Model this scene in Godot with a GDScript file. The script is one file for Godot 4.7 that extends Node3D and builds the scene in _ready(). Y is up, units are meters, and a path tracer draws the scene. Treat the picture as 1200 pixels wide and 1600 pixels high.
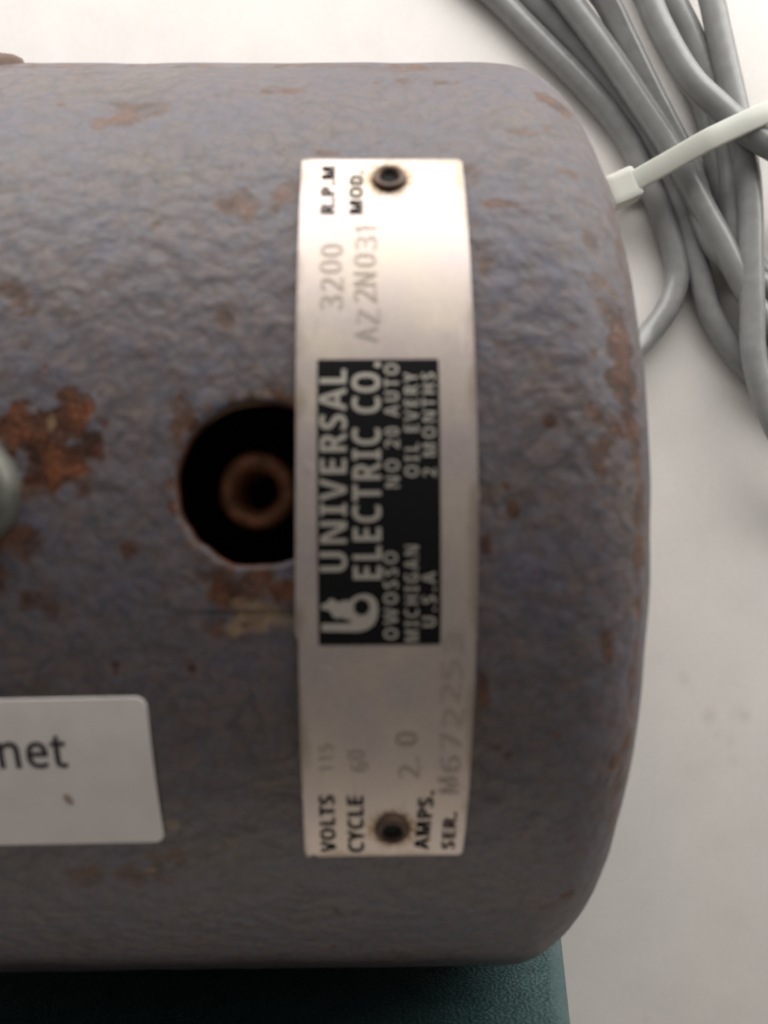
extends Node3D
# A small hammertone-painted electric motor lying on a white table, seen close from above.
# All lengths below are in millimetres; MM turns them into metres. x runs along the motor's shaft,
# y is up from the shaft towards the camera, z runs along the table towards the lower edge of the picture.

const MM := 0.001
const R := 49.0            # radius of the motor housing
const AXIS := 51.0         # height of the shaft above the table
const X_END := 21.32       # the end face on the right
const X_BACK := -74.0      # the end face on the left
const FIL_A := 9.93        # rounded edge: reach along the shaft
const FIL_R := 17.0        # rounded edge: reach towards the shaft

var rng := RandomNumberGenerator.new()


func _ready() -> void:
	rng.seed = 7
	# ------------------------------------------------------------------ camera, light, exposure
	var cam := Camera3D.new()
	cam.name = "camera"
	cam.near = 0.005
	cam.far = 20.0
	cam.keep_aspect = Camera3D.KEEP_HEIGHT
	var right := Vector3(0.9999356, 0.0092997, 0.0065)
	var down := Vector3(-0.0064997, -0.00006, 0.9999789)
	var fwd := Vector3(0.0093, -0.99995676, 0.0)
	cam.transform = Transform3D(Basis(right, -down, -fwd).orthonormalized(), Vector3(0, (99.5937 + AXIS) * MM, -0.2797 * MM))
	var lens := CameraAttributesPhysical.new()
	lens.frustum_focal_length = 18.75      # 65.2 degrees high
	lens.frustum_near = 0.005
	lens.frustum_far = 20.0
	lens.frustum_focus_distance = 0.098
	lens.exposure_aperture = 20.0
	cam.attributes = lens
	add_child(cam)
	cam.fov = 65.24

	var env := Environment.new()
	env.background_mode = Environment.BG_COLOR
	env.background_color = Color(0.148, 0.135, 0.130).linear_to_srgb()
	env.background_energy_multiplier = 1.0
	env.tonemap_mode = Environment.TONE_MAPPER_LINEAR
	env.tonemap_exposure = 1.0
	env.sdfgi_enabled = true
	env.ssao_enabled = true
	env.ssil_enabled = true
	var we := WorldEnvironment.new()
	we.name = "environment"
	we.environment = env
	add_child(we)

	var lamp := AreaLight3D.new()          # the window that the photograph was lit from, beyond the upper edge
	lamp.name = "window_light"
	lamp.area_size = Vector2(0.85, 0.2)
	lamp.light_energy = 0.285
	lamp.light_color = Color(1.0, 0.99, 0.975)
	lamp.shadow_enabled = true
	add_child(lamp)
	lamp.look_at_from_position(Vector3(0.04, 0.125, -0.235), Vector3(0.01, 0.02, -0.03))

	var fill := AreaLight3D.new()          # the paler side of the room below the lower edge
	fill.name = "room_light"
	fill.area_size = Vector2(0.5, 0.11)
	fill.light_energy = 0.034
	fill.light_color = Color(1.0, 0.96, 0.90)
	fill.shadow_enabled = true
	add_child(fill)
	fill.look_at_from_position(Vector3(0.0, 0.155, 0.42), Vector3(0.0, 0.06, 0.0))

	# ------------------------------------------------------------------ the place
	make_materials()
	make_table()
	make_motor()
	make_base()
	make_cord()
	make_tie()


# ====================================================================== helpers
var M := {}

func tag(o: Node, label: String, category: String, group := "") -> void:
	o.set_meta("label", label)
	o.set_meta("category", category)
	if group:
		o.set_meta("group", group)


func thing(called: String, label: String, category: String, at := Vector3.ZERO) -> Node3D:
	var o := Node3D.new()
	o.name = called
	o.position = at
	tag(o, label, category)
	add_child(o, true)
	return o


func mesh_node(called: String, st: Shape, mat: Material, parent: Node) -> MeshInstance3D:
	var o := MeshInstance3D.new()
	o.name = called
	o.mesh = st.commit()
	o.material_override = mat
	parent.add_child(o, true)
	return o


# Collects triangles (in millimetres) with their own normals; every triangle is wound so that it faces along its normals.
class Shape:
	var v := PackedVector3Array()
	var n := PackedVector3Array()
	var uv := PackedVector2Array()
	var idx := PackedInt32Array()

	func add(p: Vector3, normal: Vector3, t := Vector2.ZERO) -> int:
		v.append(p * 0.001)
		n.append(normal)
		uv.append(t)
		return v.size() - 1

	func tri(a: int, b: int, c: int) -> void:
		var g := (v[b] - v[a]).cross(v[c] - v[a])
		if g.dot(n[a] + n[b] + n[c]) > 0.0:
			idx.append_array([a, c, b])
		else:
			idx.append_array([a, b, c])

	func quad(a: int, b: int, c: int, d: int) -> void:
		tri(a, b, c)
		tri(a, c, d)

	func flat(p: Array) -> void:      # one flat polygon, fanned; its normal from its corners, clockwise seen from outside
		var g: Vector3 = -(p[1] - p[0]).cross(p[2] - p[0]).normalized()
		var k := []
		for q in p:
			k.append(add(q, g))
		for i in range(1, p.size() - 1):
			idx.append_array([k[0], k[i], k[i + 1]])

	# a surface of rows of points (each row the same length); normals from the neighbours
	func sheet(rows: Array, close_u := false, close_v := false, outward := Vector3.ZERO, use_out := false) -> void:
		var nr := rows.size()
		var nc: int = rows[0].size()
		var base := v.size()
		for i in nr:
			for j in nc:
				var i0 := (i - 1 + nr) % nr if close_v else maxi(i - 1, 0)
				var i1 := (i + 1) % nr if close_v else mini(i + 1, nr - 1)
				var j0 := (j - 1 + nc) % nc if close_u else maxi(j - 1, 0)
				var j1 := (j + 1) % nc if close_u else mini(j + 1, nc - 1)
				var g: Vector3 = (rows[i1][j] - rows[i0][j]).cross(rows[i][j1] - rows[i][j0])
				if g.length() < 1e-9:
					g = outward
				g = g.normalized()
				if use_out and g.dot(rows[i][j] - outward) < 0.0:
					g = -g
				add(rows[i][j], g, Vector2(float(j) / nc, float(i) / nr))
		for i in (nr if close_v else nr - 1):
			for j in (nc if close_u else nc - 1):
				var a := base + i * nc + j
				var b := base + i * nc + (j + 1) % nc
				var c := base + ((i + 1) % nr) * nc + (j + 1) % nc
				var d := base + ((i + 1) % nr) * nc + j
				quad(a, b, c, d)

	func commit() -> ArrayMesh:
		var a := []
		a.resize(Mesh.ARRAY_MAX)
		a[Mesh.ARRAY_VERTEX] = v
		a[Mesh.ARRAY_NORMAL] = n
		a[Mesh.ARRAY_TEX_UV] = uv
		a[Mesh.ARRAY_INDEX] = idx
		var m := ArrayMesh.new()
		m.add_surface_from_arrays(Mesh.PRIMITIVE_TRIANGLES, a)
		return m


# a point over the housing: x along the shaft, s the arc length up the picture, h the height over the housing
func on_housing(x: float, s: float, h: float) -> Vector3:
	var t := s / R
	return Vector3(x, (R + h) * cos(t), -(R + h) * sin(t))


func out_of_housing(s: float) -> Vector3:
	return Vector3(0, cos(s / R), -sin(s / R))


# a tube along a smooth curve through points
func tube(st: Shape, pts: Array, radius: float, sides := 14, step := 1.6, flat_end := true) -> void:
	var c := Curve3D.new()
	c.bake_interval = 0.5
	for i in pts.size():
		var prev: Vector3 = pts[maxi(i - 1, 0)]
		var next: Vector3 = pts[mini(i + 1, pts.size() - 1)]
		var d := (next - prev) / 6.0
		var back: float = minf(1.0, (pts[i] - prev).length() * 2.0 / maxf((next - prev).length(), 0.01)) if i > 0 else 1.0
		var fore: float = minf(1.0, (next - pts[i]).length() * 2.0 / maxf((next - prev).length(), 0.01)) if i < pts.size() - 1 else 1.0
		c.add_point(pts[i], -d * back, d * fore)
	var length := c.get_baked_length()
	var count := int(length / step)
	var rows := []
	var side := Vector3.ZERO
	for k in count + 1:
		var p := c.sample_baked(length * k / count, true)
		var q := c.sample_baked(minf(length, length * k / count + 0.4), true)
		var o := c.sample_baked(maxf(0.0, length * k / count - 0.4), true)
		var t := (q - o).normalized()
		if side == Vector3.ZERO:
			side = t.cross(Vector3.UP).normalized()
		side = (side - t * side.dot(t)).normalized()
		var up := side.cross(t)
		var ring := []
		for j in sides:
			var a := TAU * j / sides
			ring.append(p + (side * cos(a) + up * sin(a)) * radius)
		rows.append(ring)
	var b := st.v.size()
	st.sheet(rows, true)
	# normals away from the middle line
	for i in rows.size():
		var mid := Vector3.ZERO
		for q in rows[i]:
			mid += q
		mid /= sides
		for j in sides:
			st.n[b + i * sides + j] = (rows[i][j] - mid).normalized()
	# rewind to fit those normals
	var start := st.idx.size() - (rows.size() - 1) * sides * 6
	for k in range(start, st.idx.size(), 3):
		var g := (st.v[st.idx[k + 1]] - st.v[st.idx[k]]).cross(st.v[st.idx[k + 2]] - st.v[st.idx[k]])
		if g.dot(st.n[st.idx[k]] + st.n[st.idx[k + 1]] + st.n[st.idx[k + 2]]) > 0.0:
			var w := st.idx[k + 1]
			st.idx[k + 1] = st.idx[k + 2]
			st.idx[k + 2] = w
	if flat_end:
		for e in [0, rows.size() - 1]:
			var mid := Vector3.ZERO
			for q in rows[e]:
				mid += q
			mid /= sides
			var other: Vector3 = rows[1][0] if e == 0 else rows[e - 1][0]
			var dir: Vector3 = (rows[e][0] - other).normalized()
			var m := st.add(mid, dir)
			var ks := []
			for q in rows[e]:
				ks.append(st.add(q, dir))
			for j in sides:
				st.tri(m, ks[j], ks[(j + 1) % sides])


# a lathed piece standing on the housing at (x, s): profile of (radius, height over the housing)
func lathe_on(st: Shape, x: float, s: float, profile: Array, sides := 36, wobble := 0.0) -> void:
	var at := on_housing(x, s, 0.0)
	var up := out_of_housing(s)
	var e1 := Vector3.RIGHT
	var e2 := e1.cross(up)
	for k in profile.size() - 1:          # every band has its own edges, softened where the profile bends little
		var p: Vector2 = profile[k]
		var q: Vector2 = profile[k + 1]
		var nk := _bend(profile, k)
		var nq := _bend(profile, k + 1)
		var a := []
		var b := []
		for j in sides:
			var t := TAU * j / sides
			var d := e1 * cos(t) + e2 * sin(t)
			var w := 1.0 + wobble * (sin(3.0 * t + 1.0) + 0.6 * sin(5.0 * t))
			a.append(st.add(at + d * p.x * w + up * p.y, (d * nk.x + up * nk.y).normalized()))
			b.append(st.add(at + d * q.x * w + up * q.y, (d * nq.x + up * nq.y).normalized()))
		for j in sides:
			st.quad(a[j], a[(j + 1) % sides], b[(j + 1) % sides], b[j])


func _bend(profile: Array, k: int) -> Vector2:
	var n := Vector2.ZERO
	if k > 0:
		var d: Vector2 = profile[k] - profile[k - 1]
		n += Vector2(d.y, -d.x).normalized()
	if k < profile.size() - 1:
		var d2: Vector2 = profile[k + 1] - profile[k]
		n += Vector2(d2.y, -d2.x).normalized()
	return -n.normalized()


# a thin sheet that follows the housing: an outline of (x, s), lying at height h, t thick
func wrap_sheet(st: Shape, outline: PackedVector2Array, h: float, t: float, holes := []) -> void:
	var tris := Geometry2D.triangulate_polygon(outline)
	for k in range(0, tris.size(), 3):
		_wrap_tri(st, outline[tris[k]], outline[tris[k + 1]], outline[tris[k + 2]], h + t, 0)
	if t > 0.0:
		for i in outline.size():
			var a := outline[i]
			var b := outline[(i + 1) % outline.size()]
			var parts := maxi(1, int(a.distance_to(b) / 1.0))
			var d := (b - a).normalized()
			for m in parts:
				var p := a.lerp(b, float(m) / parts)
				var q := a.lerp(b, float(m + 1) / parts)
				var side := Vector3(d.y, 0, 0) - Vector3(0, -sin(p.y / R), -cos(p.y / R)) * d.x
				if Geometry2D.is_polygon_clockwise(outline):
					side = -side
				var k0 := st.add(on_housing(p.x, p.y, h + t), side, p)
				var k1 := st.add(on_housing(q.x, q.y, h + t), side, q)
				var k2 := st.add(on_housing(q.x, q.y, h), side, q)
				var k3 := st.add(on_housing(p.x, p.y, h), side, p)
				st.quad(k0, k1, k2, k3)


func _wrap_tri(st: Shape, a: Vector2, b: Vector2, c: Vector2, h: float, depth: int) -> void:
	var la := absf(a.y - b.y)
	var lb := absf(b.y - c.y)
	var lc := absf(c.y - a.y)
	var most := maxf(la, maxf(lb, lc))
	if most > 1.3 and depth < 12:
		if la == most:
			var m := (a + b) / 2
			_wrap_tri(st, a, m, c, h, depth + 1)
			_wrap_tri(st, m, b, c, h, depth + 1)
		elif lb == most:
			var m2 := (b + c) / 2
			_wrap_tri(st, a, b, m2, h, depth + 1)
			_wrap_tri(st, a, m2, c, h, depth + 1)
		else:
			var m3 := (c + a) / 2
			_wrap_tri(st, a, b, m3, h, depth + 1)
			_wrap_tri(st, m3, b, c, h, depth + 1)
		return
	var k := [a, b, c].map(func(p: Vector2) -> int: return st.add(on_housing(p.x, p.y, h), out_of_housing(p.y), _plate_uv(p)))
	st.tri(k[0], k[1], k[2])


func _plate_uv(p: Vector2) -> Vector2:
	return Vector2((p.x + 5.3) / 11.8, (26.7 - p.y) / 51.6)


func round_rect(x0: float, x1: float, s0: float, s1: float, r: float, n := 6) -> PackedVector2Array:
	var o := PackedVector2Array()
	for c in [[x1 - r, s1 - r, 0.0], [x0 + r, s1 - r, PI / 2], [x0 + r, s0 + r, PI], [x1 - r, s0 + r, 1.5 * PI]]:
		for i in n + 1:
			var a: float = c[2] + PI / 2 * i / n
			o.append(Vector2(c[0] + r * cos(a), c[1] + r * sin(a)))
	return o


# lettering printed on the curved surface; it runs up the picture (vertical = true) or along the shaft
func letters(st: Shape, text: String, font: Font, base: float, cap: float, start: float, end: float, h: float, vertical := true, tilt := 0.0, lift := 0.0) -> void:
	var tm := TextMesh.new()
	tm.text = text
	tm.font = font
	tm.font_size = 64
	tm.pixel_size = 0.01
	tm.depth = 0.0
	tm.curve_step = 1.0
	tm.horizontal_alignment = HORIZONTAL_ALIGNMENT_LEFT
	tm.vertical_alignment = VERTICAL_ALIGNMENT_BOTTOM
	var arr := tm.get_mesh_arrays()
	var vs: PackedVector3Array = arr[Mesh.ARRAY_VERTEX]
	var ix: PackedInt32Array = arr[Mesh.ARRAY_INDEX] if arr[Mesh.ARRAY_INDEX] != null else PackedInt32Array(range(vs.size()))
	var lo := Vector2(1e9, 1e9)
	var hi := Vector2(-1e9, -1e9)
	for p in vs:
		lo = lo.min(Vector2(p.x, p.y))
		hi = hi.max(Vector2(p.x, p.y))
	var size := hi - lo
	for k in range(0, ix.size(), 3):
		var q := []
		for m in 3:
			var p := vs[ix[k + m]]
			var along: float = start + (p.x - lo.x) / size.x * (end - start)
			var up: float = (p.y - lo.y) / size.y * cap + tilt * (along - start)
			q.append(Vector2(base - up, along) if vertical else Vector2(along, base + up + lift))
		if (q[1] - q[0]).cross(q[2] - q[0]) != 0.0:
			_wrap_tri(st, q[0], q[1], q[2], h, 0)


func sans(weight: int, thicker := 0.0, spacing := 0) -> Font:
	var f := SystemFont.new()
	f.font_names = PackedStringArray(["Droid Sans"])
	f.font_weight = weight
	var v := FontVariation.new()
	v.base_font = f
	v.variation_embolden = thicker
	v.spacing_glyph = spacing
	return v


# ====================================================================== materials
func plain(c: Color, rough: float, metal := 0.0) -> StandardMaterial3D:
	var m := StandardMaterial3D.new()
	m.albedo_color = c.linear_to_srgb()
	m.roughness = rough
	m.metallic = metal
	return m


func noise(kind: int, freq: float, sd: int, octaves := 1, warp := 0.0, warp_freq := 0.02) -> FastNoiseLite:
	var f := FastNoiseLite.new()
	f.noise_type = kind
	f.seed = sd
	f.frequency = freq
	f.fractal_type = FastNoiseLite.FRACTAL_FBM if octaves > 1 else FastNoiseLite.FRACTAL_NONE
	f.fractal_octaves = octaves
	if warp > 0.0:
		f.domain_warp_enabled = true
		f.domain_warp_amplitude = warp
		f.domain_warp_frequency = warp_freq
		f.domain_warp_fractal_type = FastNoiseLite.DOMAIN_WARP_FRACTAL_NONE
	return f


func grey(f: FastNoiseLite, w: int, h: int) -> PackedByteArray:
	var im := f.get_image(w, h, false, false, true)
	im.convert(Image.FORMAT_L8)
	return im.get_data()


# the same, drawn out along the shaft
func stretched(f: FastNoiseLite, w: int, h: int, part: float) -> PackedByteArray:
	var im := f.get_image(int(w * part), h, false, false, true)
	im.convert(Image.FORMAT_L8)
	im.resize(w, h, Image.INTERPOLATE_CUBIC)
	return im.get_data()


const TW := 1024
const TH := 2048
const T_X0 := -42.0     # the housing's texture: millimetres along its outline ...
const T_XL := 77.0
const T_SL := 153.938   # ... and round it (half a turn)

func make_materials() -> void:
	var simplex := FastNoiseLite.TYPE_SIMPLEX_SMOOTH
	# ---- hammertone paint with rust
	var wrinkle := stretched(noise(simplex, 0.019, 11, 2, 18.0, 0.014), TW, TH, 0.85)
	var wrinkle2 := stretched(noise(simplex, 0.036, 12, 2, 12.0, 0.02), TW, TH, 0.9)
	var lumps := grey(noise(simplex, 0.027, 13, 2), TW, TH)
	var broad := grey(noise(simplex, 0.006, 14, 3), TW, TH)
	var fine := grey(noise(simplex, 0.16, 15, 2), TW, TH)
	var speck := grey(noise(simplex, 0.055, 17, 2), TW, TH)
	var patch := grey(noise(simplex, 0.03, 16, 4, 14.0, 0.05), TW, TH)
	var count := TW * TH
	var height := PackedByteArray()
	height.resize(count)
	var col := PackedByteArray()
	col.resize(count * 3)
	var soft := PackedInt32Array()          # how deep a fold is, by the distance from its middle line
	for k in 129:
		soft.append(int(140.0 * exp(-pow(k / 24.0, 2.0))))
	# paint tones, as sRGB bytes
	for i in count:
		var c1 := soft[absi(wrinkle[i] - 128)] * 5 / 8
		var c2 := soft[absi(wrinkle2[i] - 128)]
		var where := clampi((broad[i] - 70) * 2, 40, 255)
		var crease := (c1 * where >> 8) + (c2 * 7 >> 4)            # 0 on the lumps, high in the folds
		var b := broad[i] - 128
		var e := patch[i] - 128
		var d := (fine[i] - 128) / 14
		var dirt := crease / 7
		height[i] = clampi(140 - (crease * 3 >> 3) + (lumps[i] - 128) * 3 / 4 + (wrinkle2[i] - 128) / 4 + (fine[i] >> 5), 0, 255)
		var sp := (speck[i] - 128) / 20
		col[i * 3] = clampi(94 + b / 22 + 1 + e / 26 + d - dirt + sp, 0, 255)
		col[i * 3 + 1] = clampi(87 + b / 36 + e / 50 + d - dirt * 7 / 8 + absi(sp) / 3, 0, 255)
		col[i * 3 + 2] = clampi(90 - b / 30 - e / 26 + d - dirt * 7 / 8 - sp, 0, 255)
	# rust: x, s, reach along x, reach along s, strength
	var spots := rust_spots()
	for sp in spots:
		var cx: float = (sp[0] - T_X0) / T_XL * TW
		var cy: float = (0.5 - sp[1] / T_SL) * TH
		var rx: float = sp[2] * 1.5 / T_XL * TW
		var ry: float = sp[3] * 1.5 / T_SL * TH
		for py in range(maxi(0, int(cy - ry)), mini(TH, int(cy + ry) + 1)):
			for px in range(maxi(0, int(cx - rx)), mini(TW, int(cx + rx) + 1)):
				var q := Vector2((px - cx) / rx, (py - cy) / ry).length_squared()
				if q > 1.0:
					continue
				var i := py * TW + px
				var f: float = (1.0 - q) * sp[4] * 1.25 + (patch[i] - 128) / 128.0 * 1.1 - 0.28
				var rim := 0.0
				if sp[4] >= 0.95:             # paint flaked off: a firm edge, darkest along it
					f = clampf(f * 2.6, 0.0, 0.9)
					rim = 4.0 * f * (0.95 - f)
				else:                         # a soft stain
					f = clampf(f * 0.85, 0.0, 0.62)
				if f <= 0.0:
					continue
				var tone := (fine[i] - 128) / 128.0 + (lumps[i] - 128) / 110.0
				var rr := 76.0 + 34.0 * tone - 18.0 * rim
				var gg := 43.0 + 21.0 * tone - 14.0 * rim
				var bb := 25.0 + 13.0 * tone - 8.0 * rim
				col[i * 3] = int(lerpf(col[i * 3], rr, f))
				col[i * 3 + 1] = int(lerpf(col[i * 3 + 1], gg, f))
				col[i * 3 + 2] = int(lerpf(col[i * 3 + 2], bb, f))
				height[i] = int(lerpf(height[i], height[i] * 0.6 + (fine[i] >> 3), f))
	# pale scratches down to the primer: x, s, reach, reach
	for sp in [[-9.2, -6.9, 0.55, 0.8], [-7.4, -7.2, 1.8, 0.3], [-7.6, -5.9, 1.5, 0.8], [-6.2, -6.4, 0.8, 0.8], [-14.3, -22.0, 0.45, 0.45], [-16.6, -26.5, 0.5, 0.3], [-20.6, 6.2, 0.3, 0.5], [-19.9, 4.9, 0.45, 0.4]]:
		var cx: float = (sp[0] - T_X0) / T_XL * TW
		var cy: float = (0.5 - sp[1] / T_SL) * TH
		var rx: float = sp[2] * 1.4 / T_XL * TW
		var ry: float = sp[3] * 1.4 / T_SL * TH
		for py in range(int(cy - ry), int(cy + ry) + 1):
			for px in range(int(cx - rx), int(cx + rx) + 1):
				var q := Vector2((px - cx) / rx, (py - cy) / ry).length_squared()
				var i := py * TW + px
				var f := clampf((1.0 - q) * 1.2 + (patch[i] - 128) / 80.0 - 0.4, 0.0, 0.6)
				if q < 1.0 and f > 0.0:
					col[i * 3] = int(lerpf(col[i * 3], 140, f))
					col[i * 3 + 1] = int(lerpf(col[i * 3 + 1], 122, f))
					col[i * 3 + 2] = int(lerpf(col[i * 3 + 2], 98, f))
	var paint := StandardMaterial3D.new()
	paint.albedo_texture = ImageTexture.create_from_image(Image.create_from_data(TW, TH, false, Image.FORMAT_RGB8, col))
	paint.heightmap_enabled = true
	paint.heightmap_texture = ImageTexture.create_from_image(Image.create_from_data(TW, TH, false, Image.FORMAT_L8, height))
	paint.heightmap_scale = 0.0175
	paint.roughness = 0.5
	paint.metallic_specular = 0.4
	M.paint = paint

	# ---- nameplate: dull aluminium with faint tarnish
	var pw := 256
	var ph := 1024
	var t1 := grey(noise(simplex, 0.008, 21, 3), pw, ph)
	var t2 := grey(noise(simplex, 0.10, 22, 3), pw, ph)
	var pc := PackedByteArray()
	pc.resize(pw * ph * 3)
	var pr := PackedByteArray()
	pr.resize(pw * ph)
	for y in ph:
		for x in pw:
			var i := y * pw + x
			var a := (t1[i] - 128) / 9
			var b2 := (t2[i] - 128) / 22
			var r0 := 190 + a / 2 + b2
			var g0 := 178 + a / 2 + b2
			var bl := 170 + b2
			# brown stain that has crept from under the two rivets
			for rv in [[1.0, 24.5], [0.94, -22.1]]:
				var d := Vector2(x / float(pw) * 11.8 - 5.3 - rv[0], 26.7 - y / float(ph) * 51.6 - rv[1]).length()
				var f := clampf(1.0 - (d - 1.15) / 0.75 + (t2[i] - 128) / 160.0, 0.0, 1.0) * 0.75
				r0 = int(lerpf(r0, 120, f))
				g0 = int(lerpf(g0, 92, f))
				bl = int(lerpf(bl, 55, f))
			pc[i * 3] = clampi(r0, 0, 255)
			pc[i * 3 + 1] = clampi(g0, 0, 255)
			pc[i * 3 + 2] = clampi(bl, 0, 255)
			pr[i] = clampi(120 + (t2[i] - 128) / 12 + a / 2, 0, 255)
	for k in 70:
		var x0 := rng.randf_range(0, pw)
		var y0 := rng.randf_range(0, ph)
		var ang := rng.randf_range(-0.35, 0.35) + (PI / 2 if k % 3 else 0.3)
		var long := rng.randf_range(8.0, 70.0)
		var mark := rng.randi_range(-34, 26)
		for m in int(long):
			var px := int(x0 + cos(ang) * m * 0.6)
			var py := int(y0 + sin(ang) * m * 1.0)
			if px >= 0 and px < pw and py >= 0 and py < ph:
				var i := py * pw + px
				for ch in 3:
					pc[i * 3 + ch] = clampi(pc[i * 3 + ch] + mark, 0, 255)
				pr[i] = clampi(pr[i] + 50, 0, 255)
	# grime along the edges
	for y in ph:
		for x in pw:
			var i := y * pw + x
			var d := minf(minf(x, pw - 1 - x) / 22.0, minf(y, ph - 1 - y) / 20.0) * 0.5
			var f := clampf(0.30 - d + (t1[i] - 128) / 400.0, 0.0, 0.3)
			if f > 0.0:
				pc[i * 3] = int(lerpf(pc[i * 3], 96, f))
				pc[i * 3 + 1] = int(lerpf(pc[i * 3 + 1], 80, f))
				pc[i * 3 + 2] = int(lerpf(pc[i * 3 + 2], 66, f))
	var alu := StandardMaterial3D.new()
	alu.albedo_texture = ImageTexture.create_from_image(Image.create_from_data(pw, ph, false, Image.FORMAT_RGB8, pc))
	alu.roughness_texture = ImageTexture.create_from_image(Image.create_from_data(pw, ph, false, Image.FORMAT_L8, pr))
	alu.roughness = 1.0
	alu.metallic = 0.68
	M.alu = alu
	M.black_print = plain(Color(0.008, 0.0075, 0.008), 0.6)
	M.black_print.metallic_specular = 0.2
	M.grey_print = plain(Color(0.012, 0.012, 0.013), 0.85)
	M.grey_print.metallic_specular = 0.1
	M.reverse_print = plain(Color(0.70, 0.66, 0.58), 0.40, 0.9)
	M.stamp = plain(Color(0.35, 0.30, 0.255), 0.5, 0.6)
	M.stamp_pale = plain(Color(0.40, 0.34, 0.295), 0.5, 0.5)
	M.rivet = plain(Color(0.10, 0.062, 0.042), 0.55, 0.35)
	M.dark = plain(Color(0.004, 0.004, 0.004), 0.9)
	M.steel = textured(Color(0.15, 0.152, 0.132), Color(0.085, 0.085, 0.07), 0.5, 0.4, 60.0)
	M.rust_steel = textured(Color(0.16, 0.11, 0.09), Color(0.10, 0.055, 0.035), 0.7, 0.1, 60.0)
	M.tube = textured(Color(0.46, 0.20, 0.10), Color(0.22, 0.10, 0.05), 0.5, 0.3, 60.0)
	M.paper = textured(Color(0.86, 0.82, 0.80), Color(0.80, 0.76, 0.73), 0.62, 0.0, 30.0)
	M.ink = plain(Color(0.03, 0.025, 0.03), 0.7)
	M.cord = textured(Color(0.235, 0.239, 0.236), Color(0.20, 0.204, 0.20), 0.28, 0.0, 40.0)
	M.orange = plain(Color(0.42, 0.22, 0.06), 0.6)
	var nylon := plain(Color(0.50, 0.50, 0.455), 0.28)
	nylon.backlight_enabled = true
	nylon.backlight = Color(0.5, 0.5, 0.46)
	nylon.subsurf_scatter_enabled = true
	nylon.subsurf_scatter_strength = 0.05
	M.nylon = nylon

	# ---- green base: fine speckled hammer paint
	var gn := grey(noise(simplex, 0.11, 31, 3), 512, 512)
	var gb := grey(noise(simplex, 0.012, 32, 2), 512, 512)
	var gc := PackedByteArray()
	gc.resize(512 * 512 * 3)
	for i in 512 * 512:
		var k := (gn[i] - 128) / 5 + (gb[i] - 128) / 14
		gc[i * 3] = clampi(56 + k, 0, 255)
		gc[i * 3 + 1] = clampi(83 + k, 0, 255)
		gc[i * 3 + 2] = clampi(84 + k, 0, 255)
	var green := StandardMaterial3D.new()
	green.albedo_texture = ImageTexture.create_from_image(Image.create_from_data(512, 512, false, Image.FORMAT_RGB8, gc))
	green.heightmap_enabled = true
	green.heightmap_texture = ImageTexture.create_from_image(Image.create_from_data(512, 512, false, Image.FORMAT_L8, gn))
	green.heightmap_scale = 0.012
	green.roughness = 0.45
	green.uv1_triplanar = true
	green.uv1_scale = Vector3(32, 32, 32)
	M.green = green

	# ---- white table top: smooth laminate with faint mottling and a few smudges
	var tn := grey(noise(simplex, 0.02, 41, 4), 1024, 1024)
	var tf := grey(noise(simplex, 0.22, 42, 2), 1024, 1024)
	var tc := PackedByteArray()
	tc.resize(1024 * 1024 * 3)
	for i in 1024 * 1024:
		var k := (tn[i] - 128) / 26 + (tf[i] - 128) / 40
		tc[i * 3] = 211 + k
		tc[i * 3 + 1] = 207 + k
		tc[i * 3 + 2] = 203 + k
	# smudges: x, z, reach, darkness (the texture spans 320 mm, centred on the motor)
	for sm in [[62.5, 38.6, 1.3, 0.20], [68.0, 38.0, 1.6, 0.12], [66.4, 43.2, 1.0, 0.10], [69.5, 38.8, 1.0, 0.16], [57.5, 30.8, 1.0, 0.10], [57.9, 32.0, 0.8, 0.12], [64.0, 42.0, 0.9, 0.08], [67.0, 47.0, 1.0, 0.08], [50.0, 96.0, 0.8, 0.1]]:
		var cx: float = (sm[0] + 160.0) / 320.0 * 1024.0
		var cy: float = (sm[1] + 160.0) / 320.0 * 1024.0
		var rr: float = sm[2] * 3.2 * 1.6
		for py in range(int(cy - rr), int(cy + rr) + 1):
			for px in range(int(cx - rr), int(cx + rr) + 1):
				var q := Vector2(px - cx, py - cy).length_squared() / (rr * rr)
				if q < 1.0:
					var i := (py * 1024 + px)
					var f: float = 1.0 - (1.0 - q) * (1.0 - q) * sm[3] * 0.24 * (0.6 + tf[i] / 255.0)
					for ch in 3:
						tc[i * 3 + ch] = int(tc[i * 3 + ch] * f)
	var top := StandardMaterial3D.new()
	top.albedo_texture = ImageTexture.create_from_image(Image.create_from_data(1024, 1024, false, Image.FORMAT_RGB8, tc))
	top.roughness = 0.5
	top.metallic_specular = 0.35
	M.table = top


func textured(a: Color, b: Color, rough: float, metal: float, scale: float) -> StandardMaterial3D:
	var t := NoiseTexture2D.new()
	t.width = 256
	t.height = 256
	t.seamless = true
	t.noise = noise(FastNoiseLite.TYPE_SIMPLEX_SMOOTH, 0.03, int(scale) + int(a.r * 1000.0), 4)
	var g := Gradient.new()
	g.set_color(0, b.linear_to_srgb())
	g.set_color(1, a.linear_to_srgb())
	g.set_offset(0, 0.25)
	g.set_offset(1, 0.75)
	t.color_ramp = g
	var m := StandardMaterial3D.new()
	m.albedo_texture = t
	m.roughness = rough
	m.metallic = metal
	m.uv1_triplanar = true
	m.uv1_scale = Vector3(scale, scale, scale)
	return m


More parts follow.
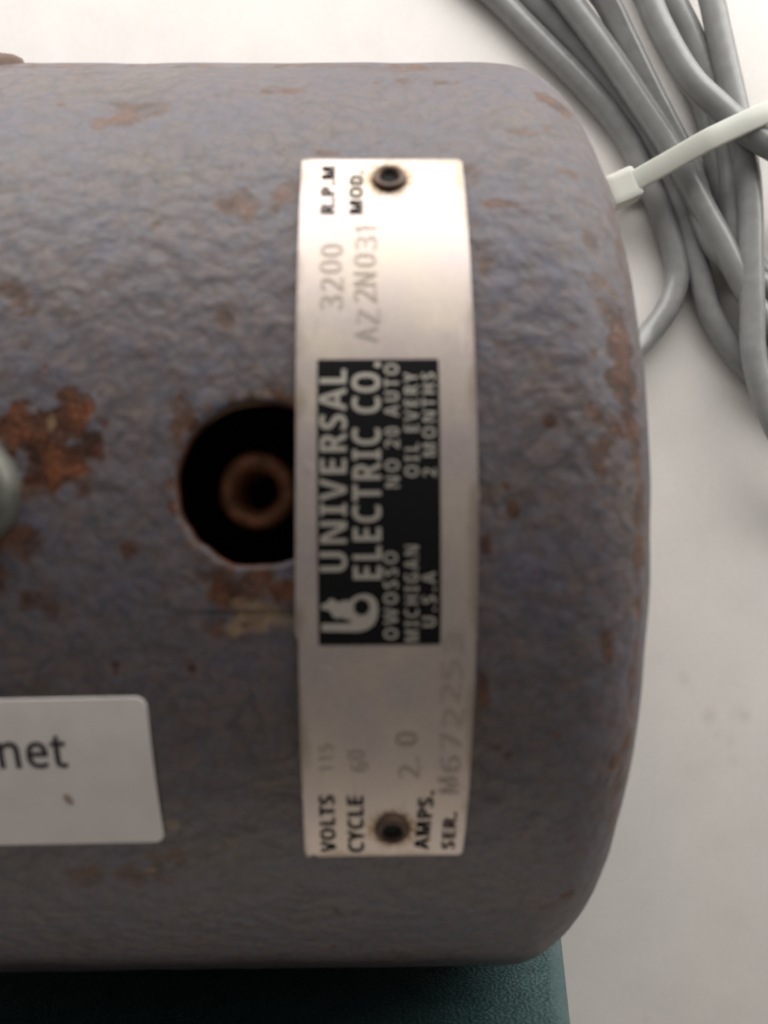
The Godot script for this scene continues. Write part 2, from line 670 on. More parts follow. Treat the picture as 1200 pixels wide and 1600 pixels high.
func rust_spots() -> Array:
	var a := [
		[-20.4, 5.2, 2.5, 1.8, 1.0], [-19.3, 6.7, 1.0, 1.4, 1.0], [-22.4, 5.6, 1.6, 1.4, 1.0], [-20.6, 3.4, 1.6, 1.2, 1.0], [-21.4, 2.0, 1.3, 1.0, 0.7], [-23.0, -1.5, 1.6, 2.4, 0.5], [-18.6, 4.6, 0.9, 2.4, 0.8],
		[-8.1, -4.6, 2.6, 0.9, 0.92], [-6.0, -5.0, 0.9, 1.2, 0.8], [-10.3, -3.9, 1.3, 0.7, 0.8], [-8.4, -6.6, 2.0, 1.4, 0.6],
		[17.2, 10.2, 1.5, 3.9, 0.95], [16.4, 13.9, 0.9, 2.2, 0.8], [19.0, -1.9, 1.0, 5.0, 0.9], [19.0, -13.9, 0.8, 5.2, 0.85], [18.6, 6.0, 1.0, 3.4, 0.8], [14.8, 36.8, 1.8, 1.1, 0.95],
		[8.2, 22.5, 1.9, 0.35, 0.8], [6.9, 25.7, 0.8, 0.9, 0.9], [15.1, 16.3, 0.8, 1.1, 0.75], [15.1, 20.0, 0.6, 0.9, 0.75], [13.8, 26.3, 0.9, 0.6, 0.7],
		[-17.6, -27.0, 2.6, 1.2, 0.9], [-20.5, -27.4, 2.6, 0.9, 0.7], [-15.1, -25.3, 1.0, 1.0, 0.8], [-15.5, -2.0, 0.5, 0.6, 0.85], [-12.5, 6.9, 0.9, 1.1, 0.6],
		[-18.6, 34.4, 2.1, 1.5, 0.9], [-20.1, 32.3, 1.7, 0.8, 0.7], [-15.9, 47.0, 1.6, 1.2, 0.7], [-7.5, 38.3, 1.8, 0.7, 0.75], [-29.1, 47.5, 3.2, 1.8, 0.7], [-22.0, 48.5, 4.0, 1.4, 0.6], [-6.0, 48.0, 5.0, 1.2, 0.55], [3.0, 46.0, 3.5, 1.6, 0.6], [-33.5, 49.0, 2.6, 1.6, 0.7],
		[-9.4, 22.5, 2.1, 1.4, 0.75], [-10.4, 22.2, 0.9, 0.9, 0.6], [-6.3, 23.7, 1.0, 1.3, 0.8], [7.1, 17.9, 0.6, 1.3, 0.8], [-3.3, 28.0, 0.7, 0.4, 0.9],
		[8.6, 0.4, 0.4, 0.4, 0.94], [9.9, -3.7, 0.35, 0.4, 0.94], [11.8, -14.6, 0.4, 0.4, 0.94], [8.7, -16.2, 0.3, 0.3, 0.9], [6.8, -1.8, 0.3, 0.6, 0.9], [6.8, -12.0, 0.3, 1.6, 0.6],
		[-23.8, 15.0, 1.1, 0.9, 0.8], [-22.8, 13.6, 0.6, 0.6, 0.7], [-9.9, 13.0, 0.5, 0.6, 0.85], [-6.4, 8.1, 1.1, 0.5, 0.7], [-3.8, -39.6, 0.3, 0.4, 0.9], [14.4, -31.4, 0.5, 0.5, 0.8], [13.0, -32.5, 0.6, 0.4, 0.6],
		[-19.1, -22.0, 0.9, 0.5, 0.6], [-21.5, -5.5, 0.9, 0.9, 0.45], [14.8, 4.3, 1.3, 2.6, 0.4], [4.0, 40.0, 3.0, 1.2, 0.4], [12.0, 31.0, 1.5, 1.0, 0.45], [-24.0, 44.0, 2.0, 1.4, 0.4],
		[12.5, 12.0, 0.6, 0.8, 0.5], [18.4, -22.0, 0.9, 4.0, 0.75], [19.5, 24.0, 1.2, 6.0, 0.5], [11.0, 6.0, 0.4, 0.4, 0.85], [-28.0, 24.0, 1.2, 1.4, 0.5], [16.0, 2.0, 0.4, 0.4, 0.9], [15.2, -9.0, 0.5, 1.2, 0.6], [17.0, -18.5, 0.5, 0.7, 0.8], [13.6, -24.0, 0.4, 0.4, 0.7],
	]
	# the rim of the oil port
	for i in 26:
		var t := TAU * i / 26.0
		a.append([HX + 5.75 * cos(t), HS + 5.75 * sin(t), 0.45, 0.45, 0.5 + 0.3 * absf(sin(2.3 * t))])
	# scattered pin-pricks
	for i in 60:
		a.append([rng.randf_range(-40.0, 18.0), rng.randf_range(-45.0, 48.0), rng.randf_range(0.12, 0.3), rng.randf_range(0.12, 0.3), rng.randf_range(0.6, 0.94)])
	return a


# ====================================================================== table
func make_table() -> void:
	var st := Shape.new()
	var x0 := -420.0
	var x1 := 420.0
	var z0 := -330.0
	var z1 := 330.0
	var k := []
	for c in [[x0, z0], [x1, z0], [x1, z1], [x0, z1]]:
		k.append(st.add(Vector3(c[0], 0, c[1]), Vector3.UP, Vector2((c[0] + 160.0) / 320.0, (c[1] + 160.0) / 320.0)))
	st.quad(k[0], k[1], k[2], k[3])
	var c2 := [[x0, z0], [x1, z0], [x1, z1], [x0, z1]]
	for i in 4:
		var a: Array = c2[i]
		var b: Array = c2[(i + 1) % 4]
		var nn := Vector3((a[0] + b[0]) / 2, 0, (a[1] + b[1]) / 2).normalized()
		var q := []
		for p in [[a, 0.0], [b, 0.0], [b, -22.0], [a, -22.0]]:
			q.append(st.add(Vector3(p[0][0], p[1], p[0][1]), nn))
		st.quad(q[0], q[1], q[2], q[3])
	var q2 := []
	for c in c2:
		q2.append(st.add(Vector3(c[0], -22.0, c[1]), Vector3.DOWN))
	st.quad(q2[0], q2[1], q2[2], q2[3])
	var o := mesh_node("tabletop", st, M.table, self)
	o.set_meta("kind", "structure")
	o.set_meta("label", "smooth white table surface under the motor and the cord")


# ====================================================================== motor
func make_motor() -> void:
	var t := thing("electric_motor", "grey hammered-paint electric motor with rust spots and a curved metal nameplate", "electric motor", Vector3(0, AXIS * MM, 0))
	mesh_node("housing", housing(), M.paint, t)

	# the oil port: a blind dark well with a brass-brown oiler tube in it
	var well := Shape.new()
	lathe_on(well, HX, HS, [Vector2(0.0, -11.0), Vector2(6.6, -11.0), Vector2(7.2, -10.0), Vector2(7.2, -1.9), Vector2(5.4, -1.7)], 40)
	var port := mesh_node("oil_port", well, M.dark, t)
	var tb := Shape.new()
	lathe_on(tb, -8.3, 2.07, [Vector2(1.25, -10.5), Vector2(1.3, -5.9), Vector2(1.5, -5.25), Vector2(1.85, -4.95), Vector2(2.45, -4.9), Vector2(2.75, -5.2), Vector2(2.85, -5.7), Vector2(2.85, -10.6)], 40, 0.012)
	mesh_node("oiler_tube", tb, M.tube, port)

	# two screws
	var sc := Shape.new()
	lathe_on(sc, -26.1, 1.64, [Vector2(0.0, 1.9), Vector2(1.2, 1.88), Vector2(2.4, 1.75), Vector2(3.1, 1.5), Vector2(3.5, 1.15), Vector2(3.72, 0.6), Vector2(3.76, -0.3)], 48)
	mesh_node("screw_head", sc, M.steel, t).set_meta("label", "pale grey screw head in a rusty patch")
	var sc2 := Shape.new()
	lathe_on(sc2, -36.6, 51.6, [Vector2(0.0, 0.95), Vector2(1.6, 0.9), Vector2(2.8, 0.75), Vector2(3.5, 0.4), Vector2(3.75, -0.3)], 48)
	mesh_node("screw_head", sc2, M.rust_steel, t).set_meta("label", "rust-brown screw head on the upper edge")

	make_nameplate(t)
	make_sticker(t)


const HX := -7.35
const HS := 2.1
const HR := 5.42

func profile_right(k: float) -> Vector2:      # the rounded edge: k 0 (on the cylinder) to 1 (on the end face)
	var e := 2.0 / 2.2
	return Vector2(X_END - FIL_A + FIL_A * pow(sin(k * PI / 2), e), R - FIL_R + FIL_R * pow(cos(k * PI / 2), e))


func shell_uv(a: float, theta: float) -> Vector2:
	return Vector2((a - T_X0) / T_XL, 0.5 - theta * R / T_SL)


func housing() -> Shape:
	var st := Shape.new()
	# profile points (x, r, normal angle, arc length)
	var prof := []
	var xc := X_END - FIL_A
	var a := X_BACK
	# left end face, its rounded edge, mirrored
	var edge := []
	for i in 17:
		edge.append(profile_right(pow(i / 16.0, 1.0)))
	var left := []
	for i in range(16, 0, -1):
		left.append(Vector2(X_BACK + (X_END - edge[i].x), edge[i].y))
	var pts := [Vector2(X_BACK - 1.5, 0.01), Vector2(X_BACK - 1.3, 12.0)]
	pts.append_array(left)
	var x := X_BACK + FIL_A
	var xa := HX - 8.0
	var xb := HX + 8.0
	var n1 := int((xa - x) / 1.5)
	for i in n1:
		pts.append(Vector2(lerpf(x, xa, float(i) / n1), R))
	for i in 17:
		pts.append(Vector2(lerpf(xa, xb, i / 16.0), R))
	for i in range(1, 9):
		pts.append(Vector2(lerpf(xb, xc, i / 8.0), R))
	for i in range(1, 17):
		pts.append(edge[i])
	pts.append(Vector2(X_END + 0.6, 24.0))
	pts.append(Vector2(X_END + 1.2, 12.0))
	pts.append(Vector2(X_END + 1.3, 0.01))
	# arc length, 0 where x = 0 on the cylinder
	var arc := [0.0]
	for i in range(1, pts.size()):
		arc.append(arc[i - 1] + (pts[i] - pts[i - 1]).length())
	var zero := 0.0
	for i in pts.size():
		if absf(pts[i].x - xa) < 0.001:
			zero = arc[i] - xa
	# angles: fine lines across the oil port's patch, then round
	var th := []
	var ta := (HS - 8.0) / R
	var tb := (HS + 8.0) / R
	for i in 17:
		th.append(lerpf(ta, tb, i / 16.0))
	var rest := 190
	for i in range(1, rest):
		th.append(lerpf(tb, ta + TAU, float(i) / rest))
	var wob := noise(FastNoiseLite.TYPE_SIMPLEX_SMOOTH, 0.09, 51, 2)
	var np := pts.size()
	var nt := th.size()
	var grid := []
	for i in np:
		var d: Vector2 = (pts[mini(i + 1, np - 1)] - pts[maxi(i - 1, 0)]).normalized()
		var nr := Vector2(-d.y, d.x)           # (along x, outward)
		var row := []
		for j in nt + 1:
			var t: float = th[j % nt] + (TAU if j == nt else 0.0)
			var p: Vector2 = pts[i]
			var h := wob.get_noise_3d(p.x, p.y * cos(t), p.y * sin(t)) * 0.16 * clampf((p.y - 12.0) / 20.0, 0.0, 1.0)
			if p.x > xa - 0.01 and p.x < xb + 0.01 and j <= 16:
				h = 0.0
			if absf(p.x - 0.5) < 9.0 and absf(wrapf(t, -PI, PI)) < 0.62:
				h = minf(h, 0.02)
			var q := Vector3(p.x + nr.x * h, (p.y + nr.y * h) * cos(t), -(p.y + nr.y * h) * sin(t))
			row.append(st.add(q, Vector3(nr.x, nr.y * cos(t), -nr.y * sin(t)).normalized(), shell_uv(arc[i] - zero, t if j < 17 or t < PI else t - TAU)))
		grid.append(row)
	for i in np - 1:
		for j in nt:
			if j < 16 and pts[i].x > xa - 0.01 and pts[i + 1].x < xb + 0.01:
				continue
			# where the angle wraps round at the back, repeat the texture (half a turn is one repeat)
			st.quad(grid[i][j], grid[i][j + 1], grid[i + 1][j + 1], grid[i + 1][j])
	# the patch round the port: 64 spokes from the hole's rim to the square
	var spokes := 64
	var rings := 9
	var chip := noise(FastNoiseLite.TYPE_SIMPLEX_SMOOTH, 0.5, 52, 3)
	var prev := []
	for k in rings + 3:
		var ring := []
		for m in spokes:
			var edge_at: Vector2
			var f := (m % 16) / 16.0
			match m / 16:
				0: edge_at = Vector2(1, lerpf(-1, 1, f))
				1: edge_at = Vector2(lerpf(1, -1, f), 1)
				2: edge_at = Vector2(-1, lerpf(1, -1, f))
				3: edge_at = Vector2(lerpf(-1, 1, f), -1)
			var dir := edge_at.normalized()
			var ragged := 1.0 + 0.022 * chip.get_noise_2d(dir.x * 5.0, dir.y * 5.0) + 0.02 * clampf(chip.get_noise_2d(dir.x * 9.0 + 40.0, dir.y * 9.0), -1.0, 0.4) * (1.0 if dir.y < -0.5 else 0.35)
			if dir.y < -0.75:                 # paint and metal chipped off the lower edge
				ragged -= 0.05 * (sin(dir.x * 6.0 + 0.6) * 0.5 + 0.2)
			var rim := dir * HR * ragged
			var p: Vector2
			var h := 0.0
			var nn: Vector3
			if k < 3:                         # the rim turns down into the hole
				h = [-1.2, -0.35, -0.08][k]
				p = rim * [0.995, 0.985, 1.0][k]
			else:
				var g := (k - 2.0) / rings
				p = rim.lerp(edge_at * 8.0, g)
				h = 0.0
				if k == 3:
					h = -0.01
			var s := HS + p.y
			var up := out_of_housing(s)
			var uv := shell_uv(HX + p.x, s / R) if k > 1 else shell_uv(-20.4 + 0.8 * dir.x, (5.2 + 0.8 * dir.y) / R)   # bare rusty metal in the cut
			var inward := -(Vector3(dir.x, 0, 0) + Vector3(0, -sin(s / R), -cos(s / R)) * dir.y).normalized()
			nn = up
			if k == 0 or k == 1:
				nn = (inward + up * 0.15 * k).normalized()
			elif k == 2:
				nn = (inward * 0.6 + up * 0.8).normalized()
			ring.append(st.add(on_housing(HX + p.x, s, h), nn, uv))
		if k > 0:
			for m in spokes:
				st.quad(prev[m], prev[(m + 1) % spokes], ring[(m + 1) % spokes], ring[m])
		prev = ring
	return st


func make_nameplate(t: Node3D) -> void:
	# outline with the slight dents that the photo shows along its edges
	var o := PackedVector2Array()
	var left := [[-5.16, 26.35], [-5.12, 20.0], [-5.10, 12.0], [-5.05, 4.0], [-5.12, -3.0], [-5.22, -7.3], [-5.0, -7.9], [-5.08, -14.0], [-5.10, -20.0], [-5.16, -24.2], [-4.98, -24.75]]
	var bottom := [[-4.55, -24.5], [-4.2, -24.74], [0.0, -24.72], [5.5, -24.7]]
	var right := [[5.86, -24.5], [6.05, -20.0], [6.22, -12.0], [6.32, -6.0], [6.38, 0.8], [6.52, 1.2], [6.40, 1.9], [6.38, 8.0], [6.33, 16.0], [6.30, 23.0], [6.26, 26.2]]
	var topl := [[6.0, 26.52], [2.0, 26.56], [-2.0, 26.55], [-4.6, 26.6], [-4.9, 26.42], [-5.0, 26.58]]
	for part in [left, bottom, right, topl]:
		for p in part:
			o.append(Vector2(p[0], p[1]))
	# cut into strips so that the plate bends evenly
	var st := Shape.new()
	wrap_sheet(st, o, 0.12, 0.34)
	var plate := mesh_node("nameplate", st, M.alu, t)
	plate.set_meta("label", "curved aluminium nameplate with a black printed panel")

	var h := 0.46
	var panel := Shape.new()
	wrap_sheet(panel, round_rect(-3.72, 4.02, -8.12, 10.02, 0.12, 2), h + 0.02, 0.0)
	mesh_node("printed_panel", panel, M.black_print, plate)

	var norm := sans(400)
	var wide := sans(700, -0.2, 9)
	var name_type := sans(700, 0.0, 3)
	var black := sans(700, 0.25, 2)
	var rev := Shape.new()
	var hh := h + 0.045
	letters(rev, "UNIVERSAL", name_type, -1.84, 1.74, -3.41, 9.35, hh)
	letters(rev, "ELECTRIC CO.", name_type, 0.33, 1.86, -3.91, 9.82, hh)
	letters(rev, "OWOSSO", wide, 1.32, 0.92, -7.74, -2.2, hh)
	letters(rev, "NO 20 AUTO", wide, 1.46, 0.92, 1.79, 9.7, hh)
	letters(rev, "MICHIGAN", wide, 2.62, 0.88, -7.9, -1.81, hh)
	letters(rev, "OIL EVERY", wide, 2.68, 0.9, 2.46, 9.11, hh)
	letters(rev, "U.S.A", wide, 3.72, 0.88, -6.95, -3.46, hh)
	letters(rev, "2 MONTHS", wide, 3.78, 0.86, 2.46, 9.10, hh)
	mesh_node("pale_lettering", rev, M.reverse_print, plate)

	# the emblem beside the name: a bar that bends round into a ring, with a jagged bolt between
	var logo := Shape.new()
	var lp := PackedVector2Array()
	for p in [[500, 973], [500, 985], [545, 986], [560, 986], [572, 983], [582, 976], [588, 966], [590, 952], [588, 940], [582, 932], [572, 928], [560, 929], [551, 933], [546, 938], [536, 938], [526, 941], [520, 936], [514, 935], [509, 941], [500, 944], [500, 951], [510, 952], [515, 956], [518, 962], [526, 966], [532, 963], [538, 967], [544, 967], [549, 971], [540, 973]]:
		lp.append(Vector2(-3.52 + (p[0] - 500) * 0.0398, -4.7 - (p[1] - 925) * 0.0416))
	wrap_sheet(logo, lp, hh, 0.0)
	mesh_node("emblem", logo, M.reverse_print, plate)
	var eye := Shape.new()
	var ep := PackedVector2Array()
	for i in 20:
		ep.append(Vector2(-3.52 + 64.0 * 0.0398 + 0.5 * cos(TAU * i / 20), -4.7 - 23.0 * 0.0416 + 0.52 * sin(TAU * i / 20)))
	wrap_sheet(eye, ep, hh + 0.03, 0.0)
	mesh_node("emblem_eye", eye, M.black_print, plate)

	var blk := Shape.new()
	letters(blk, "R.P.M", black, -2.72, 0.98, 21.13, 25.72, hh)
	letters(blk, "MOD.", black, -0.77, 0.98, 21.12, 25.3, hh)
	letters(blk, "VOLTS", black, -2.94, 1.1, -24.26, -19.07, hh)
	letters(blk, "CYCLE", black, -1.0, 1.15, -24.29, -19.15, hh)
	letters(blk, "AMPS.", black, 3.52, 1.08, -24.1, -18.78, hh, true, -0.05)
	letters(blk, "SER.", black, 5.30, 0.95, -24.06, -20.62, hh, true, -0.02)
	mesh_node("black_lettering", blk, M.grey_print, plate)

	# figures punched into the plate one by one: uneven in depth, tilt and tone
	var punch := sans(400, 0.25)
	for row in [["3200", -2.15, 1.5, 13.6, 18.9], ["AZ2N031", 0.2, 1.5, 11.2, 20.85], ["115", -2.95, 0.95, -17.1, -14.8], ["60", -0.75, 1.2, -17.1, -15.3], ["2.0", 2.65, 1.45, -17.8, -13.9], ["M672253", 5.45, 1.35, -19.0, -7.0]]:
		var word: String = row[0]
		var pitch: float = (row[4] - row[3]) / word.length()
		for i in word.length():
			var at: float = row[3] + pitch * i + rng.randf_range(-0.08, 0.08)
			var base: float = row[1] + rng.randf_range(-0.12, 0.12)
			var ch := word[i]
			var w := pitch * (0.18 if ch == "." else 0.3 if ch == "1" else 0.74)
			var cap: float = 0.2 if ch == "." else row[2]
			var fig := Shape.new()
			letters(fig, ch, punch, base, cap, at, at + w, hh, true, rng.randf_range(-0.12, 0.12))
			mesh_node("stamped_figure", fig, M.stamp if rng.randf() < 0.5 and row[3] > -18.5 else M.stamp_pale, plate)

	for rv in [[1.04, 24.42, 1.0], [0.94, -22.1, 1.0]]:
		var ring := Shape.new()
		lathe_on(ring, rv[0], rv[1], [Vector2(0.62, 0.47), Vector2(0.66, 0.62), Vector2(0.78, 0.78), Vector2(0.95, 0.84), Vector2(1.12, 0.78), Vector2(1.22, 0.62), Vector2(1.25, 0.40)], 32, 0.015)
		var r := mesh_node("rivet", ring, M.rivet, plate)
		var hole := Shape.new()
		lathe_on(hole, rv[0], rv[1], [Vector2(0.0, 0.475), Vector2(0.66, 0.475)], 24)
		_join(r, hole)


func _join(r: MeshInstance3D, hole: Shape) -> void:      # the dark bore is a second surface of the rivet
	var m: ArrayMesh = r.mesh
	var add := hole.commit()
	m.add_surface_from_arrays(Mesh.PRIMITIVE_TRIANGLES, add.surface_get_arrays(0))
	r.material_override = null
	m.surface_set_material(0, M.rivet)
	m.surface_set_material(1, M.dark)


func make_sticker(t: Node3D) -> void:
	var st := Shape.new()
	var o := PackedVector2Array()
	# a rounded rectangle, turned a little
	for p in round_rect(-52.0, 0.0, -11.75, 0.0, 0.75, 8):
		var q := p.rotated(0.012)
		o.append(q + Vector2(-14.98 + 0.0035 * p.y, -11.62))
	wrap_sheet(st, o, 0.10, 0.14)
	var s := mesh_node("paper_sticker", st, M.paper, t)
	s.set_meta("label", "white paper sticker with rounded corners")
	var ink := Shape.new()
	letters(ink, "net", sans(400, 0.45), -16.82, 2.5, -25.0, -20.5, 0.265, false)
	mesh_node("lettering", ink, M.ink, s)
	var spot := Shape.new()
	var sp := PackedVector2Array()
	for i in 14:
		sp.append(Vector2(-20.9, -19.4) + Vector2(0.28 * cos(TAU * i / 14), 0.5 * sin(TAU * i / 14)).rotated(0.4))
	wrap_sheet(spot, sp, 0.262, 0.0)
	mesh_node("brown_fleck", spot, plain(Color(0.40, 0.32, 0.27), 0.7), s)


# ====================================================================== green base
func make_base() -> void:
	var t := thing("metal_base", "dark green hammered metal base along the lower side of the motor", "base", Vector3(0, 0, 0.074))
	# a tapered box: its side facing the motor is z = 50.3
	var st := Shape.new()
	var y0 := 0.4 - 0.0
	var y1 := AXIS + 34.0
	var prof := func(y: float) -> float: return 21.17 - (y - AXIS - 8.28) * 0.173
	var rows := []
	for e in [[y0, 0.0], [y1 - 2.0, 0.0], [y1 - 0.6, 0.6], [y1, 2.0]]:
		var xr: float = prof.call(e[0]) - e[1]
		var xl: float = -108.0 - (prof.call(e[0]) - 21.17) + e[1]
		var za: float = 50.3 - 74.0 + e[1]
		var zb: float = 100.0 - 74.0 - e[1]
		var r := 2.2
		var ring := []
		for c in [[xr - r, za + r, -PI / 2], [xr - r, zb - r, 0.0], [xl + r, zb - r, PI / 2], [xl + r, za + r, PI]]:
			for i in 5:
				var a: float = c[2] + PI / 2 * i / 4.0
				ring.append(Vector3(c[0] + r * cos(a), e[0], c[1] + r * sin(a)))
		rows.append(ring)
	var mid := Vector3(-44, (y0 + y1) / 2, 0)
	st.sheet(rows, true, false, mid, true)
	for e in [[rows[3], Vector3.UP], [rows[0], Vector3.DOWN]]:
		var k := []
		for p in e[0]:
			k.append(st.add(p, e[1]))
		for i in range(1, k.size() - 1):
			st.tri(k[0], k[i], k[i + 1])
	mesh_node("base_shell", st, M.green, t)


# ====================================================================== cord
func make_cord() -> void:
	var t := thing("power_cord", "grey rubber power cord folded into a bundle beside the motor", "cord", Vector3(0.06, 0, -0.06))
	var runs := [
		[-48.6, [[-8, -118], [8, -108], [22.78, -95.71], [28.09, -90.36], [32.82, -85.61], [38.14, -80.26], [43.47, -74.3], [47.6, -68.35], [49.9, -63.0], [53.49, -55.0], [55.7, -47.51], [56.1, -42.75], [53.96, -37.17], [50.11, -32.31], [44.0, -26.5], [36.0, -20.0], [27.0, -15.0]], {}],
		[-48.4, [[6, -124], [18, -108], [28.73, -95.68], [34.5, -89.99], [40.39, -83.48], [45.69, -76.96], [50.6, -69.84], [54.2, -63.68], [56.9, -57.39], [58.6, -50.87], [60.3, -43.75], [62.3, -36.63], [66.19, -30.09], [70.32, -25.33], [76, -20], [86, -14], [100, -12], [112, -18]], {}],
		[-44.0, [[12, -128], [24, -108], [34.18, -93.32], [39.33, -86.41], [43.9, -80.07], [48.48, -73.15], [52.49, -67.03], [56.15, -60.45], [59.12, -54.68], [62.21, -48.9], [65.29, -42.78], [69, -36], [76, -28], [88, -20], [100, -20]], {}],
		[-38.6, [[22, -130], [36, -106], [46.5, -91.0], [49.2, -85.0], [52.3, -79.0], [55.6, -74.2], [59.4, -70.6], [62.9, -67.4], [66.7, -64.6], [72.4, -61.2], [82, -56], [96, -52]], {}],
		[-46.2, [[36, -136], [48, -110], [54.59, -94.21], [58.02, -87.27], [60.31, -81.48], [62.36, -75.69], [64.0, -69.9], [65.0, -64.69], [65.4, -58.9], [65.7, -51.95], [67, -44], [72, -34], [82, -26]], {}],
		[-43.0, [[46, -140], [56, -110], [60.19, -93.0], [61.84, -85.5], [63.26, -79.0], [64.58, -73.0], [65.67, -67.16], [66.8, -60.43], [67.3, -52.57], [67.3, -44.16], [67.5, -35.75], [67.6, -28.79], [69.0, -22.28], [71.4, -15.54], [78, -6], [90, 2], [106, 2]], {}],
		[-48.5, [[40, -124], [46, -108], [51.36, -96.29], [54.9, -89.15], [58.43, -82.6], [61.5, -75.46], [63.3, -67.72], [64.5, -60.57], [67.2, -52.23], [72, -44], [82, -38], [96, -38]], {}],
		[-45.0, [[16, -128], [30, -108], [41.6, -93.5], [45.6, -85.6], [49.4, -77.6], [52.9, -70.6], [56.4, -63.6], [58.4, -58.4], [60.0, -52.0], [63.5, -46.0], [72, -40], [84, -36]], {}],
	]
	var ends := []
	for run in runs:
		var pts := []
		var y: float = run[0]
		var cnt: int = run[1].size()
		for i in cnt:
			var p: Array = run[1][i]
			# strands that ride on others come down to the table towards their ends
			var away := maxf(maxf(0.0, -p[1] - 100.0) / 34.0, maxf(0.0, p[0] - 72.0) / 26.0)
			var yy := lerpf(y, -48.6, clampf(away, 0.0, 1.0))
			pts.append(Vector3(p[0] - 60.0, yy + AXIS, p[1] + 60.0))
		if y == -48.6:      # this end rises into the motor's end
			pts[cnt - 1].y += 20.0
			pts[cnt - 2].y += 11.0
			pts[cnt - 3].y += 3.0
			pts.append(Vector3(19.0 - 60.0, AXIS - 21.0, 47.0))
		ends.append(pts)
		var st := Shape.new()
		tube(st, pts, 2.2)
		mesh_node("cord_strand", st, M.cord, t)
	# beyond the picture the strands turn back on themselves: the cord is one long hank
	for pair in [[0, 2, true, 20.0], [1, 7, true, 30.0], [3, 5, true, 24.0], [4, 6, true, 38.0], [1, 5, false, 22.0], [2, 4, false, 30.0], [6, 7, false, 20.0]]:
		var p: Array = ends[pair[0]]
		var q: Array = ends[pair[1]]
		var a: Vector3 = p[0] if pair[2] else p[p.size() - 1]
		var b: Vector3 = q[0] if pair[2] else q[q.size() - 1]
		var da: Vector3 = (a - (p[1] if pair[2] else p[p.size() - 2])).normalized()
		var db: Vector3 = (b - (q[1] if pair[2] else q[q.size() - 2])).normalized()
		var reach: float = pair[3]
		var bend := Shape.new()
		var mid := (a + b) / 2.0 + (da + db) * 0.5 * reach * 1.35
		tube(bend, [a - da * 0.4, a + da * reach * 0.6, mid, b + db * reach * 0.6, b - db * 0.4], 2.2)
		mesh_node("cord_strand", bend, M.cord, t)
	# the orange mark on the strand that passes under the tie
	var mk := Shape.new()
	var mp := []
	for p in [[67.6, -64.2], [69.5, -62.8], [72.0, -61.4]]:
		mp.append(Vector3(p[0] - 60.0, AXIS - 38.4 + 2.0, p[1] + 60.0))
	tube(mk, mp, 0.55, 8, 0.6)
	mesh_node("orange_mark", mk, M.orange, t)


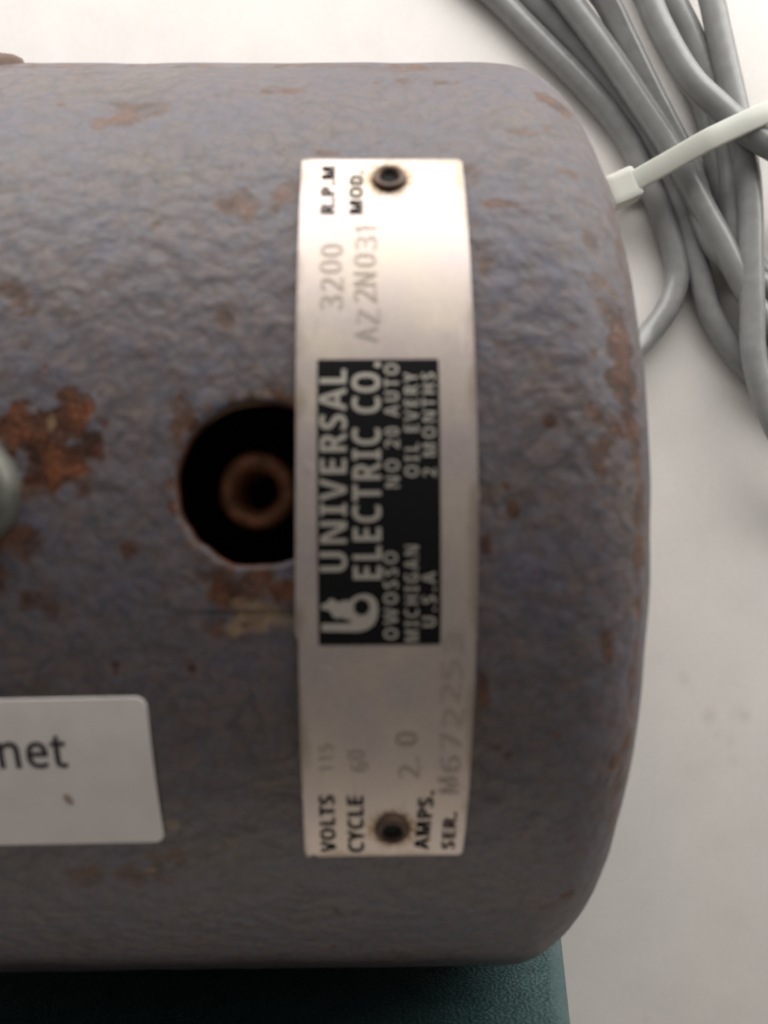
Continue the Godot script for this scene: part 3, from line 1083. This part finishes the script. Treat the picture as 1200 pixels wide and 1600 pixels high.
# ====================================================================== cable tie
func make_tie() -> void:
	var at := Vector3(44.5, 0, -58.2)
	var t := thing("cable_tie", "translucent white nylon cable tie holding the grey cord bundle", "cable tie", at * MM)
	# the strap: a flat band closed round the bundle; points are (across the bundle, height), the band lies along u
	var u := Vector3(0.915, 0, -0.395).normalized()      # across the strands
	var w := Vector3(0.395, 0, 0.915).normalized()       # along the strands
	var loop := [[0.5, 7.6], [3.0, 8.6], [8.0, 11.0], [12.5, 13.3], [14.5, 14.1], [17.5, 14.5], [22.0, 14.9], [26.0, 14.6], [29.5, 12.5], [30.6, 8.5], [29.2, 3.0], [25.0, 0.75], [14.0, 0.7], [5.0, 0.75], [1.5, 2.4], [0.2, 5.0]]
	var c := Curve3D.new()
	c.bake_interval = 0.3
	var n := loop.size()
	for i in n + 1:
		var p: Array = loop[i % n]
		var a: Array = loop[(i - 1 + n) % n]
		var b: Array = loop[(i + 1) % n]
		var d: Vector3 = (u * (b[0] - a[0]) + Vector3.UP * (b[1] - a[1])) / 6.5
		c.add_point(u * p[0] + Vector3.UP * p[1], -d, d)
	var st := Shape.new()
	var length := c.get_baked_length()
	var count := 110
	var rows := []
	for k in count:
		var p := c.sample_baked(length * k / count, true)
		var q := c.sample_baked(fposmod(length * k / count + 0.3, length), true)
		var o := c.sample_baked(fposmod(length * k / count - 0.3, length), true)
		var tg := (q - o).normalized()
		var up := w.cross(tg).normalized()
		var ring := []
		for e in [[-1.85, -0.35], [-1.85, 0.35], [-1.6, 0.62], [1.6, 0.62], [1.85, 0.35], [1.85, -0.35], [1.6, -0.5], [-1.6, -0.5]]:
			ring.append(p + w * e[0] + up * e[1])
		rows.append(ring)
	st.sheet(rows, true, true)
	# flat faces: give the band crisp normals away from its middle line
	for k in count:
		var mid := Vector3.ZERO
		for q in rows[k]:
			mid += q
		mid /= 8.0
		for j in 8:
			var d: Vector3 = rows[k][j] - mid
			var side := w * d.dot(w) / 1.85
			var flat := d - w * d.dot(w)
			st.n[k * 8 + j] = (flat.normalized() + side * (0.25 if absf(d.dot(w)) < 1.7 else 0.9)).normalized()
	for k in range(0, st.idx.size(), 3):
		var g := (st.v[st.idx[k + 1]] - st.v[st.idx[k]]).cross(st.v[st.idx[k + 2]] - st.v[st.idx[k]])
		if g.dot(st.n[st.idx[k]] + st.n[st.idx[k + 1]] + st.n[st.idx[k + 2]]) > 0.0:
			var z := st.idx[k + 1]
			st.idx[k + 1] = st.idx[k + 2]
			st.idx[k + 2] = z
	mesh_node("strap", st, M.nylon, t)
	# the head: a small rounded block that the strap passes through
	var hd := Shape.new()
	var hw := 2.9
	var hl := 2.9
	var centre := u * 0.0 + Vector3.UP * 6.6
	for f in [[u, w, Vector3.UP], [-u, w, Vector3.UP], [w, u, Vector3.UP], [-w, u, Vector3.UP], [Vector3.UP, u, w], [Vector3.DOWN, u, w]]:
		var ax: Vector3 = f[0]
		var e1: Vector3 = f[1]
		var e2: Vector3 = f[2]
		var rws := []
		for i in 9:
			var rw := []
			for j in 9:
				var p := ax + e1 * lerpf(-1, 1, i / 8.0) + e2 * lerpf(-1, 1, j / 8.0)
				# round the cube's edges
				var lo := Vector3(p.dot(u), p.dot(Vector3.UP), p.dot(w))
				var cl := lo.clamp(Vector3.ONE * -0.72, Vector3.ONE * 0.72)
				lo = cl + (lo - cl).normalized() * 0.28
				rw.append(centre + u * lo.x * hl + Vector3.UP * lo.y * 2.3 + w * lo.z * hw)
			rws.append(rw)
		hd.sheet(rws, false, false, centre, true)
	mesh_node("head", hd, M.nylon, t)
